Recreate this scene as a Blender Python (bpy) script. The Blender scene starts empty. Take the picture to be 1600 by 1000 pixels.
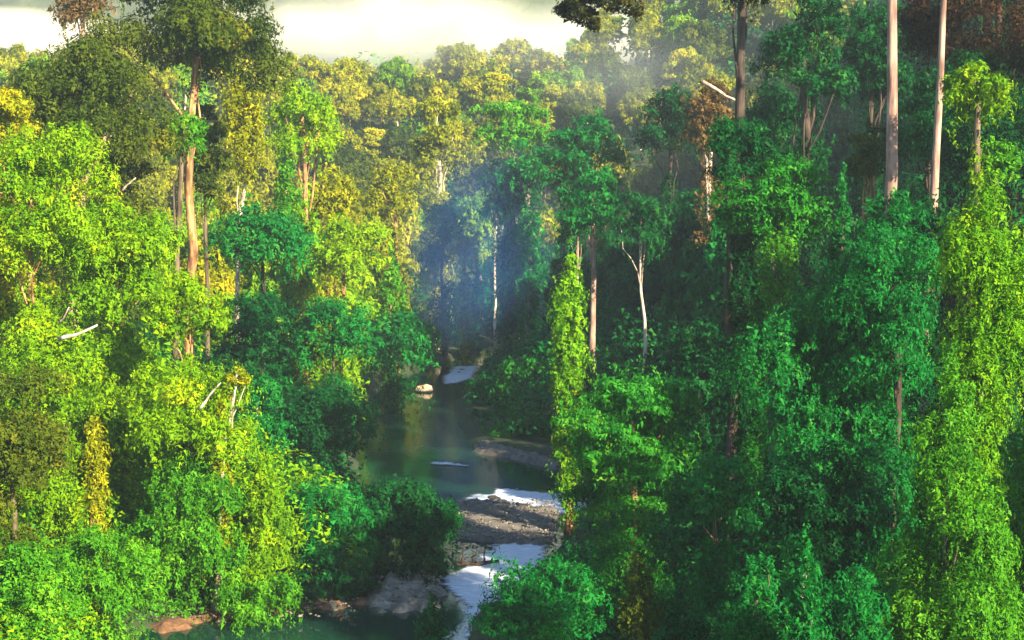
import bpy, math, random
import numpy as np

# ------------------------------------------------------------------ camera
sc = bpy.context.scene
COL = sc.collection
CAM_H, PITCH, FPX = 35.0, 4.4, 2222.2
cam_d = bpy.data.cameras.new("camera")
cam = bpy.data.objects.new("camera", cam_d)
COL.objects.link(cam)
cam_d.lens, cam_d.sensor_width = 50.0, 36.0
cam_d.clip_start, cam_d.clip_end = 0.5, 6000
cam.location = (0, 0, CAM_H)
cam.rotation_euler = (math.radians(90 - PITCH), 0, 0)
sc.camera = cam

# ------------------------------------------------------------------ sky, sun, exposure
SUN_EL, SUN_AZ = 27.0, 139.0          # azimuth clockwise from +Y (view direction)
w = bpy.data.worlds.new("World")
sc.world = w
w.use_nodes = True
nt = w.node_tree
sky = nt.nodes.new("ShaderNodeTexSky")
sky.sky_type = 'NISHITA'
sky.sun_disc = False
sky.sun_elevation = math.radians(SUN_EL)
sky.sun_rotation = math.radians(SUN_AZ)
sky.air_density = 1.3
sky.dust_density = 0.4
sky.ozone_density = 3.0
nt.links.new(sky.outputs[0], nt.nodes["Background"].inputs[0])
nt.nodes["Background"].inputs[1].default_value = 0.062
sun_d = bpy.data.lights.new("sun", 'SUN')
sun_d.energy = 5.0
sun_d.angle = math.radians(0.6)
sun_d.color = (1.0, 0.83, 0.52)
sun = bpy.data.objects.new("sun", sun_d)
COL.objects.link(sun)
sun.rotation_euler = (math.radians(90 - SUN_EL), 0, math.radians(180 - SUN_AZ))
sun.location = (100, -100, 200)
sc.view_settings.view_transform = 'Standard'
sc.view_settings.look = 'None'
sc.view_settings.exposure = 2.2
sc.view_settings.gamma = 1
sc.view_settings.use_curve_mapping = False
sc.cycles.max_bounces = 5
sc.cycles.diffuse_bounces = 2
sc.cycles.glossy_bounces = 2
sc.cycles.transmission_bounces = 4
sc.cycles.transparent_max_bounces = 4
sc.cycles.volume_bounces = 0
sc.cycles.volume_step_rate = 4.0
sc.cycles.volume_max_steps = 128
sc.cycles.use_denoising = True

rng = np.random.default_rng(7)
random.seed(7)

# ------------------------------------------------------------------ picture point -> place
CP, SP = math.cos(math.radians(PITCH)), math.sin(math.radians(PITCH))


def at(u, v, D):
    """world point seen at photo pixel (u, v), at distance D along +Y"""
    x, y = (u - 800) / FPX, (500 - v) / FPX
    dy = CP + y * SP
    dz = -SP + y * CP
    s = D / dy
    return np.array([x * s, D, CAM_H + dz * s])


def gnd(u, v, z=0.0):
    y = (500 - v) / FPX
    ang = (-SP + y * CP) / (CP + y * SP)
    D = (z - CAM_H) / ang
    p = at(u, v, D)
    return float(p[0]), float(D)


# ------------------------------------------------------------------ mesh helpers
def mesh_from(name, V, F, mat, tint=None, smooth=False):
    me = bpy.data.meshes.new(name)
    V = np.asarray(V, np.float32).reshape(-1, 3)
    F = np.asarray(F, np.int32)
    n, k = F.shape
    me.vertices.add(len(V))
    me.vertices.foreach_set("co", V.ravel())
    me.loops.add(n * k)
    me.loops.foreach_set("vertex_index", F.ravel())
    me.polygons.add(n)
    me.polygons.foreach_set("loop_start", np.arange(0, n * k, k, dtype=np.int32))
    me.update(calc_edges=True)
    if smooth:
        me.polygons.foreach_set("use_smooth", np.ones(n, bool))
    if tint is not None:
        a = me.attributes.new("tint", 'FLOAT', 'FACE')
        a.data.foreach_set("value", np.asarray(tint, np.float32))
    if mat:
        me.materials.append(mat)
    return me


def link(name, me, parent=None, loc=(0, 0, 0)):
    o = bpy.data.objects.new(name, me)
    COL.objects.link(o)
    o.location = loc
    if parent:
        o.parent = parent
    return o


def empty(name, loc):
    o = bpy.data.objects.new(name, None)
    COL.objects.link(o)
    o.location = loc
    o.empty_display_size = 1
    return o


def tag(o, label=None, cat=None, group=None, kind=None):
    for k, v in (("label", label), ("category", cat), ("group", group), ("kind", kind)):
        if v:
            o[k] = v
    return o


def tube(pts, rad, sides=8, wob=0.0, seed=0):
    pts = np.asarray(pts, float)
    n = len(pts)
    rad = np.asarray(rad, float) * np.ones(n)
    r = np.random.default_rng(seed)
    T = np.gradient(pts, axis=0)
    T /= np.linalg.norm(T, axis=1)[:, None] + 1e-9
    ref = np.array([0.31, 0.95, 0.05])
    A = np.cross(T, ref)
    A /= np.linalg.norm(A, axis=1)[:, None] + 1e-9
    B = np.cross(T, A)
    th = np.linspace(0, 2 * np.pi, sides, endpoint=False)
    flute = 1 + wob * r.normal(size=(1, sides)) + wob * 0.5 * r.normal(size=(n, sides))
    V = (pts[:, None] + (rad[:, None] * flute)[:, :, None] * (np.cos(th)[None, :, None] * A[:, None] + np.sin(th)[None, :, None] * B[:, None])).reshape(-1, 3)
    i = np.arange(n - 1)[:, None] * sides
    j = np.arange(sides)[None]
    j2 = (j + 1) % sides
    F = np.stack([i + j, i + j2, i + sides + j2, i + sides + j], -1).reshape(-1, 4)
    # end caps folded to the end centres
    c0, c1 = len(V), len(V) + 1
    V = np.vstack([V, pts[:1], pts[-1:]])
    jj = np.arange(0, sides, 2)
    cap0 = np.stack([np.full(len(jj), c0), (jj + 2) % sides, (jj + 1) % sides, jj], -1)
    b = (n - 1) * sides
    cap1 = np.stack([np.full(len(jj), c1), b + jj, b + (jj + 1) % sides, b + (jj + 2) % sides], -1)
    return V, np.vstack([F, cap0, cap1])


def bent(p0, p1, k=6, amp=0.05, seed=0, sag=0.0):
    r = np.random.default_rng(seed)
    p0, p1 = np.asarray(p0, float), np.asarray(p1, float)
    t = np.linspace(0, 1, k)[:, None]
    L = np.linalg.norm(p1 - p0)
    P = p0 + (p1 - p0) * t
    off = np.cumsum(r.normal(size=(k, 3)) * amp * L / k ** .5, 0)
    off -= off[0] + (off[-1] - off[0]) * t
    P = P + off * np.sin(np.pi * t) ** .5
    P[:, 2] -= sag * L * (t[:, 0] * (1 - t[:, 0])) * 4
    return P


# ------------------------------------------------------------------ materials
def newmat(name):
    m = bpy.data.materials.new(name)
    m.use_nodes = True
    return m, m.node_tree.nodes, m.node_tree.links


def ramp(nodes, stops):
    r = nodes.new("ShaderNodeValToRGB")
    e = r.color_ramp.elements
    while len(e) > 1:
        e.remove(e[-1])
    e[0].position, e[0].color = stops[0][0], (*stops[0][1], 1)
    for p, c in stops[1:]:
        q = e.new(p)
        q.color = (*c, 1)
    return r


def leafmat(name, a, b, c, d, tr=0.30):
    """leaf material: tint attribute (young/old leaf) through a ramp of four leaf colours, partly translucent"""
    m, N, L = newmat(name)
    at_ = N.new("ShaderNodeAttribute")
    at_.attribute_name = "tint"
    oi = N.new("ShaderNodeObjectInfo")
    ad = N.new("ShaderNodeMath"); ad.operation = 'MULTIPLY_ADD'
    ad.inputs[1].default_value = 0.22
    L.new(oi.outputs["Random"], ad.inputs[0])
    L.new(at_.outputs["Fac"], ad.inputs[2])
    sb = N.new("ShaderNodeMath"); sb.operation = 'SUBTRACT'; sb.inputs[1].default_value = 0.11
    L.new(ad.outputs[0], sb.inputs[0])
    r = ramp(N, [(0.0, a), (0.4, b), (0.75, c), (1.0, d)])
    L.new(sb.outputs[0], r.inputs[0])
    p = N["Principled BSDF"]
    L.new(r.outputs[0], p.inputs["Base Color"])
    p.inputs["Roughness"].default_value = 0.52
    p.inputs["Specular IOR Level"].default_value = 0.07
    t = N.new("ShaderNodeBsdfTranslucent")
    L.new(r.outputs[0], t.inputs[0])
    mx = N.new("ShaderNodeMixShader"); mx.inputs[0].default_value = tr
    L.new(p.outputs[0], mx.inputs[1]); L.new(t.outputs[0], mx.inputs[2])
    L.new(mx.outputs[0], N["Material Output"].inputs[0])
    return m


LM = {  # leaf tones carry sun and shade besides each plant's own green
    'lime':    leafmat("leaf_lime", (.04, .13, .002), (.11, .26, .002), (.215, .37, .002), (.36, .43, .005)),
    'grass':   leafmat("leaf_fresh", (.018, .10, .006), (.045, .20, .008), (.085, .29, .010), (.17, .35, .012)),
    'olive':   leafmat("leaf_olive", (.016, .038, .004), (.044, .076, .005), (.085, .12, .007), (.16, .16, .010)),
    'gold':    leafmat("leaf_gold", (.07, .10, .002), (.18, .21, .003), (.31, .33, .004), (.48, .37, .010)),
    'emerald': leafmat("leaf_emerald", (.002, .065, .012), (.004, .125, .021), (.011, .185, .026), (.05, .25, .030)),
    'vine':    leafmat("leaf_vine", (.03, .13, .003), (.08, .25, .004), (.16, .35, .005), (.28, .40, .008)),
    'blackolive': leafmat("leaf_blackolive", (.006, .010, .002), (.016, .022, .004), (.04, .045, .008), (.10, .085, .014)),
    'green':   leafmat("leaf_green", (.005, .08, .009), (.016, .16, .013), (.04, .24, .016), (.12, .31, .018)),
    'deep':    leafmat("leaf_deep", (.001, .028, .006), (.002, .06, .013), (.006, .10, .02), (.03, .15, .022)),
    'bronze':  leafmat("leaf_bronze", (.05, .03, .012), (.11, .07, .02), (.20, .12, .04), (.30, .17, .08)),
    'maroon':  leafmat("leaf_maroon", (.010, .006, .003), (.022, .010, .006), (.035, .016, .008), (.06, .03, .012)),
}


def barkmat(name, c1, c2, c3, sc_=1.0):
    m, N, L = newmat(name)
    tc = N.new("ShaderNodeTexCoord")
    mp = N.new("ShaderNodeMapping"); mp.inputs["Scale"].default_value = (2.2 * sc_, 2.2 * sc_, .35 * sc_)
    L.new(tc.outputs["Object"], mp.inputs[0])
    n = N.new("ShaderNodeTexNoise"); n.inputs["Scale"].default_value = 1.2; n.inputs["Detail"].default_value = 8
    L.new(mp.outputs[0], n.inputs[0])
    r = ramp(N, [(.3, c1), (.5, c2), (.72, c3)])
    n2 = N.new("ShaderNodeTexNoise"); n2.inputs["Scale"].default_value = .28; n2.inputs["Detail"].default_value = 5
    L.new(tc.outputs["Object"], n2.inputs[0])
    mxn = N.new("ShaderNodeMix"); mxn.data_type = 'FLOAT'; mxn.inputs[0].default_value = .5
    L.new(n.outputs[0], mxn.inputs[2]); L.new(n2.outputs[0], mxn.inputs[3])
    gain = N.new("ShaderNodeMapRange"); gain.inputs[1].default_value = .36; gain.inputs[2].default_value = .64; gain.inputs[3].default_value = .2; gain.inputs[4].default_value = .85
    L.new(mxn.outputs[0], gain.inputs[0])
    L.new(gain.outputs[0], r.inputs[0])
    p = N["Principled BSDF"]
    L.new(r.outputs[0], p.inputs["Base Color"])
    p.inputs["Roughness"].default_value = .85
    b = N.new("ShaderNodeBump"); b.inputs["Strength"].default_value = .7; b.inputs["Distance"].default_value = .12
    L.new(n.outputs[0], b.inputs["Height"]); L.new(b.outputs[0], p.inputs["Normal"])
    return m


BM = {
    'pale':  barkmat("bark_pale", (.20, .15, .12), (.40, .32, .27), (.60, .52, .46)),
    'pink':  barkmat("bark_pink", (.11, .06, .05), (.22, .13, .115), (.38, .26, .21)),
    'orange': barkmat("bark_orange", (.09, .04, .02), (.24, .12, .05), (.45, .27, .12)),
    'brown': barkmat("bark_brown", (.03, .02, .012), (.07, .05, .03), (.14, .10, .07)),
    'dark':  barkmat("bark_dark", (.010, .006, .005), (.025, .014, .011), (.06, .04, .035)),
    'grey':  barkmat("bark_grey", (.06, .05, .045), (.13, .115, .10), (.26, .24, .22)),
}


def groundmat(name, cols, scale=.5, bump=.5, dist=.3, rough=.95):
    m, N, L = newmat(name)
    tc = N.new("ShaderNodeTexCoord")
    n = N.new("ShaderNodeTexNoise"); n.inputs["Scale"].default_value = scale; n.inputs["Detail"].default_value = 10
    n.inputs["Roughness"].default_value = .65
    L.new(tc.outputs["Object"], n.inputs[0])
    r = ramp(N, cols)
    L.new(n.outputs[0], r.inputs[0])
    p = N["Principled BSDF"]
    L.new(r.outputs[0], p.inputs["Base Color"])
    p.inputs["Roughness"].default_value = rough
    b = N.new("ShaderNodeBump"); b.inputs["Strength"].default_value = bump; b.inputs["Distance"].default_value = dist
    L.new(n.outputs[0], b.inputs["Height"]); L.new(b.outputs[0], p.inputs["Normal"])
    return m


M_SOIL = groundmat("forest_soil", [(.3, (.008, .016, .006)), (.5, (.015, .035, .01)), (.7, (.04, .05, .02))], .4)
M_EARTH = groundmat("bank_earth", [(.3, (.03, .016, .01)), (.5, (.10, .05, .028)), (.7, (.28, .14, .07))], .8)
M_GRAVEL = groundmat("river_gravel", [(.3, (.05, .045, .045)), (.5, (.10, .09, .09)), (.7, (.17, .15, .15))], 1.2, .8, .15)
M_ROCK = groundmat("wet_rock", [(.3, (.05, .046, .042)), (.5, (.14, .128, .115)), (.7, (.27, .25, .225))], .9, .8, .2, .7)
M_WARMROCK = groundmat("warm_rock", [(.3, (.35, .16, .08)), (.5, (.6, .4, .25)), (.7, (.8, .7, .58))], .9, .6, .2, .7)
M_DARKROCK = groundmat("dark_rock", [(.3, (.015, .013, .012)), (.5, (.035, .03, .028)), (.7, (.08, .06, .055))], .9, .8, .2, .7)


# ------------------------------------------------------------------ terrain
RIV_PX = [(798, 510), (775, 535), (700, 566), (600, 596), (570, 640), (555, 700), (560, 760), (610, 800), (610, 850),
          (600, 905), (570, 938), (470, 950), (300, 962), (215, 985), (180, 1300), (700, 1300), (735, 1010), (742, 962),
          (800, 930), (850, 905), (880, 850), (905, 810), (930, 775), (905, 742), (840, 718), (742, 694), (716, 662),
          (720, 625), (742, 600), (752, 572), (800, 535), (830, 514), (900, 506), (1040, 503), (1040, 499), (900, 500)]
RIV = np.array([gnd(*p) for p in RIV_PX])


def sdist(x, y):
    """distance to the river's outline, negative inside"""
    x = np.asarray(x, float); y = np.asarray(y, float)
    d = np.full(x.shape, 1e9)
    inside = np.zeros(x.shape, bool)
    n = len(RIV)
    for i in range(n):
        ax, ay = RIV[i]; bx, by = RIV[(i + 1) % n]
        ex, ey = bx - ax, by - ay
        t = np.clip(((x - ax) * ex + (y - ay) * ey) / (ex * ex + ey * ey), 0, 1)
        d = np.minimum(d, np.hypot(x - ax - t * ex, y - ay - t * ey))
        c = (ay > y) != (by > y)
        with np.errstate(divide='ignore', invalid='ignore'):
            xi = ax + (y - ay) * ex / (ey if ey else 1e-9)
        inside ^= c & (x < xi)
    return np.where(inside, -d, d)


def sm(t):
    t = np.clip(t, 0, 1)
    return t * t * (3 - 2 * t)


def hgt(x, y):
    x = np.asarray(x, float); y = np.asarray(y, float)
    d = sdist(x, y)
    n = 1.2 * np.sin(x * .07 + 1.3) * np.sin(y * .053) + .6 * np.sin(x * .19 + y * .11) + .3 * np.sin(x * .43 - y * .37)
    land = 1.4 * (1 - np.exp(-np.maximum(d, 0) / 1.2)) + 45 * (1 - np.exp(-np.maximum(d - 14, 0) * .20 / 45))
    far = (58 * sm((y - 400) / 170) + 30 * sm((y - 330) / 150) * sm((-x - 30) / 120)) * sm((d - 4) / 26) + 30 * sm((x - 5) / 80) * sm((y - 410) / 110)
    ridge = 62 * sm((x - 46) / 70) * sm((y - 135) / 60)
    land = land + np.maximum(far, ridge * sm((d - 4) / 26)) + n * sm(d / 25)
    cap = 11 + .108 * y + 400 * sm((x - 0) / 90) + 400 * sm((240 - y) / 60)
    land = np.where(y > 0, np.minimum(land, cap + .25 * np.maximum(land - cap, 0) ** .5), land)
    hill = 33 - .85 * np.maximum(y, 0) - .02 * np.abs(x)
    land = np.where(y < 60, np.maximum(land, hill), land)
    land = np.where(y < 0, np.maximum(land, 33 + 0 * y), land)
    bed = -1.6 * sm(-d / 3)
    return np.where(d > 0, land, bed)


def grid_axis(segs):
    a = []
    for lo, hi, st in segs:
        a += list(np.arange(lo, hi, st))
    a.append(segs[-1][1])
    return np.array(a)


def grid_mesh(name, xs, ys, zf, mat, smooth=True):
    X, Y = np.meshgrid(xs, ys)
    Z = zf(X, Y)
    V = np.stack([X, Y, Z], -1).reshape(-1, 3)
    nx, ny = len(xs), len(ys)
    i = (np.arange(ny - 1)[:, None] * nx + np.arange(nx - 1)[None]).ravel()
    F = np.stack([i, i + 1, i + nx + 1, i + nx], -1)
    return mesh_from(name, V, F, mat, smooth=smooth)


def build_setting():
    xs = grid_axis([(-3000, -400, 260), (-400, -120, 20), (-120, -45, 5), (-45, 45, 1.2), (45, 120, 5), (120, 400, 20), (400, 3001, 260)])
    ys = grid_axis([(-1500, -60, 240), (-60, 70, 8), (70, 230, 1.6), (230, 450, 4), (450, 640, 12), (640, 4000, 240)])
    g = link("ground", grid_mesh("ground", xs, ys, hgt, M_SOIL))
    tag(g, kind='structure')

    # water sheet
    m, N, L = newmat("river_water")
    p = N["Principled BSDF"]
    p.inputs["Base Color"].default_value = (.005, .028, .020, 1)
    p.inputs["Roughness"].default_value = .025
    p.inputs["IOR"].default_value = 1.33
    p.inputs["Specular IOR Level"].default_value = .9
    tc = N.new("ShaderNodeTexCoord")
    mp = N.new("ShaderNodeMapping"); mp.inputs["Scale"].default_value = (.9, .35, 1)
    L.new(tc.outputs["Object"], mp.inputs[0])
    n1 = N.new("ShaderNodeTexNoise"); n1.inputs["Scale"].default_value = 1.6; n1.inputs["Detail"].default_value = 6
    L.new(mp.outputs[0], n1.inputs[0])
    b = N.new("ShaderNodeBump"); b.inputs["Strength"].default_value = .13; b.inputs["Distance"].default_value = .25
    L.new(n1.outputs[0], b.inputs["Height"]); L.new(b.outputs[0], p.inputs["Normal"])
    xs = np.linspace(-75, 110, 60); ys = np.linspace(76, 500, 120)
    wtr = link("river", grid_mesh("river", xs, ys, lambda X, Y: 0 * X, m))
    tag(wtr, kind='structure')

    # forested mountain far behind
    def mz(X, Y):
        r = np.random.default_rng(3)
        base = 215 * sm((Y - 740) / 330) + 14 * np.sin(X * .004 + 1) + 12 * np.sin(X * .011 + Y * .003)
        return base + r.normal(size=X.shape) * 5 + 4
    M_MT = groundmat("mountain_forest", [(.3, (.03, .045, .025)), (.5, (.06, .08, .04)), (.7, (.12, .13, .08))], .03, 1, 6)
    mt = link("mountain", grid_mesh("mountain", np.arange(-1200, 1201, 14.), np.arange(760, 1400, 14.), mz, M_MT, smooth=False))
    tag(mt, kind='structure')


build_setting()


# ------------------------------------------------------------------ foliage
def unit(v):
    return v / (np.linalg.norm(v, axis=-1, keepdims=True) + 1e-9)


def leaves(pos, nrm, tan, L, tint, wr=.6, fold=.16):
    n = len(pos)
    tan = unit(tan - nrm * (tan * nrm).sum(1)[:, None])
    sd = np.cross(nrm, tan)
    L = (L * np.ones(n))[:, None]
    a = pos - tan * L * .5 + sd * L * wr * .5 + nrm * L * fold * .6
    b = pos - tan * L * .5 - sd * L * wr * .5 + nrm * L * fold * .3
    c = pos + tan * L * .5 - nrm * L * fold * .5
    V = np.stack([a, b, c], 1).reshape(-1, 3)
    F = np.arange(3 * n).reshape(-1, 3)
    return V, F, tint


def merge(parts):
    Vs, Fs, Ts, o = [], [], [], 0
    for V, F, T in parts:
        Vs.append(V); Fs.append(F + o); Ts.append(T); o += len(V)
    return np.vstack(Vs), np.vstack(Fs), np.concatenate(Ts)


def sphere_pts(r, n, up=-1.0):
    z = r.uniform(up, 1, n)
    a = r.uniform(0, 2 * np.pi, n)
    s = np.sqrt(1 - z * z)
    return np.stack([s * np.cos(a), s * np.sin(a), z], -1)


def crown_clumps(kind, R, r, nc=None):
    rx, ry, rz = R
    R = np.array(R)
    m = min(rx, rz)
    if kind in ('round', 'dome', 'irregular'):
        nc = nc or {'round': 22, 'dome': 30, 'irregular': 30}[kind]
        p = sphere_pts(r, nc, -.55 if kind != 'dome' else -.25)
        k = r.uniform(.60, .78, nc)[:, None] if kind != 'irregular' else r.uniform(.35, .85, nc)[:, None]
        c = p * R * k
        rad = m * r.uniform(.26, .42, nc)
        if kind == 'irregular':
            rad = m * r.uniform(.24, .46, nc)
        sq = np.full(nc, .85)
        c = np.vstack([c, [[0, 0, 0]]]); rad = np.append(rad, m * .55); sq = np.append(sq, 1.)
    elif kind == 'umbrella':
        nc = nc or 26
        a = r.uniform(0, 2 * np.pi, nc); q = np.sqrt(r.uniform(0, 1, nc)) * .82
        c = np.stack([np.cos(a) * q * rx, np.sin(a) * q * ry, rz * (.55 - 1.1 * q ** 2) + r.normal(size=nc) * rz * .15], -1)
        rad = rx * r.uniform(.16, .26, nc); sq = np.full(nc, .6)
    elif kind == 'layer':
        nc = nc or 34
        p = sphere_pts(r, nc, -.7)
        c = p * R * r.uniform(.5, .82, nc)[:, None]
        rad = m * r.uniform(.30, .46, nc); sq = np.full(nc, .42)
        c = np.vstack([c, [[0, 0, 0]]]); rad = np.append(rad, m * .6); sq = np.append(sq, .9)
    elif kind == 'column':
        nc = nc or int(16 + 9 * rz / max(rx, .1))
        t = np.linspace(-1, 1, nc) + r.normal(size=nc) * .03
        a = r.uniform(0, 2 * np.pi, nc)
        w_ = np.clip(1.02 - np.abs(t) ** 5, .3, 1) * (.62 + .38 * sm((t + 1) / .7))
        c = np.stack([np.cos(a) * rx * .34 * w_, np.sin(a) * ry * .34 * w_, t * rz * .93], -1)
        rad = rx * .62 * w_ * r.uniform(.65, 1.15, nc); sq = np.full(nc, 1.2)
    elif kind == 'cone':
        nc = nc or int(26 + 14 * rz / max(rx, .1))
        t = np.linspace(-1, 1, nc) ** 3 * .25 + np.linspace(-1, 1, nc) * .75
        w_ = (1 - (t + 1) / 2) * .92 + .10
        a = r.uniform(0, 2 * np.pi, nc)
        c = np.stack([np.cos(a) * rx * .5 * w_, np.sin(a) * ry * .55 * w_, t * rz * .92], -1)
        rad = rx * .42 * w_ * r.uniform(.8, 1.15, nc) + .15; sq = np.full(nc, 1.1)
    return c, rad, sq


def make_crown(kind, R, leaf, n, seed, strands=0.0, rear=1.0, wr=.55):
    """crown mesh data: leafy clumps of clumps, optionally with hanging vine strands"""
    r = np.random.default_rng(seed)
    c, rad, sq = crown_clumps(kind, R, r)
    nc = len(c)
    parts = []
    n_leaf = int(n * (1 - strands))
    ns = 14
    if n_leaf:
        sp = sphere_pts(r, nc * ns, -.6).reshape(nc, ns, 3)
        sc_c = c[:, None] + sp * (rad[:, None] * r.uniform(.45, .85, (nc, ns)))[:, :, None] * np.stack([np.ones(nc), np.ones(nc), sq], -1)[:, None]
        sc_r = rad[:, None] * r.uniform(.22, .46, (nc, ns))
        ct = r.normal(size=nc) * .17
        st = ct[:, None] + r.normal(size=(nc, ns)) * .12
        S = sc_c.reshape(-1, 3); SR = sc_r.ravel(); ST = st.ravel(); SQ = np.repeat(sq, ns)
        pr = SR ** 2; pr /= pr.sum()
        k = r.choice(len(S), n_leaf, p=pr)
        d = sphere_pts(r, n_leaf, -.75)
        dd = d.copy(); dd[:, 2] *= np.clip(SQ[k] * 1.1, .4, 1.2)
        P = S[k] + dd * (SR[k] * r.uniform(.72, 1.12, n_leaf))[:, None]
        if rear < 1:      # the side turned away from every viewpoint carries fewer leaves
            kp = (P[:, 1] < R[1] * .15) | (r.random(n_leaf) < rear)
            P, d, k = P[kp], d[kp], k[kp]
            n_leaf = len(P)
        nrm = unit(d * .9 + np.array([0, 0, .55]) + r.normal(size=(n_leaf, 3)) * .30)
        tan = unit(d * .5 + r.normal(size=(n_leaf, 3)) + np.array([0, 0, -.5]))
        tint = np.clip(.45 + ST[k] + r.normal(size=n_leaf) * .11, 0, 1)
        parts.append(leaves(P, nrm, tan, leaf * (.5 + r.gamma(2.2, .26, n_leaf)).clip(.5, 2.4), tint, wr * r.uniform(.6, 1.25, (n_leaf, 1))))
    n_str = n - n_leaf
    if n_str:
        per = 22
        m = max(n_str // per, 1)
        k = r.choice(nc, m, p=rad ** 2 / (rad ** 2).sum())
        d = sphere_pts(r, m, -.3)
        P0 = c[k] + d * rad[k][:, None] * r.uniform(.85, 1.12, m)[:, None]
        ln = r.uniform(.15, 1.2, m) ** 1.3 * per * leaf * .36
        t = np.linspace(0, 1, per)[None, :, None]
        sway = r.normal(size=(m, 1, 3)) * .28 * ln[:, None, None]; sway[..., 2] = 0
        out = d[:, None].copy(); out[..., 2] = 0
        P = P0[:, None] + np.array([0, 0, -1.]) * ln[:, None, None] * t + sway * np.sin(t * 3) + out * leaf * .8 * np.sqrt(t)
        P = P + r.normal(size=P.shape) * leaf * .42
        P = P.reshape(-1, 3)
        q = len(P)
        od = np.repeat(d, per, 0); od[:, 2] *= .3
        nrm = unit(od + np.array([0, 0, .35]) + r.normal(size=(q, 3)) * .45)
        tan = unit(np.array([0, 0, -1.]) + r.normal(size=(q, 3)) * .5)
        tint = np.clip(np.repeat(.48 + r.normal(size=m) * .13, per) + r.normal(size=q) * .10, 0, 1)
        parts.append(leaves(P, nrm, tan, leaf * (.5 + r.gamma(2.2, .24, q)).clip(.5, 2.2), tint, wr * r.uniform(.5, 1.1, (q, 1))))
    V, F, T = merge(parts)
    return V, F, T, (c, rad)


STAT = {'leaves': 0}
PXF = 1024 / 1600.
TREE_LOG = []


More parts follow.
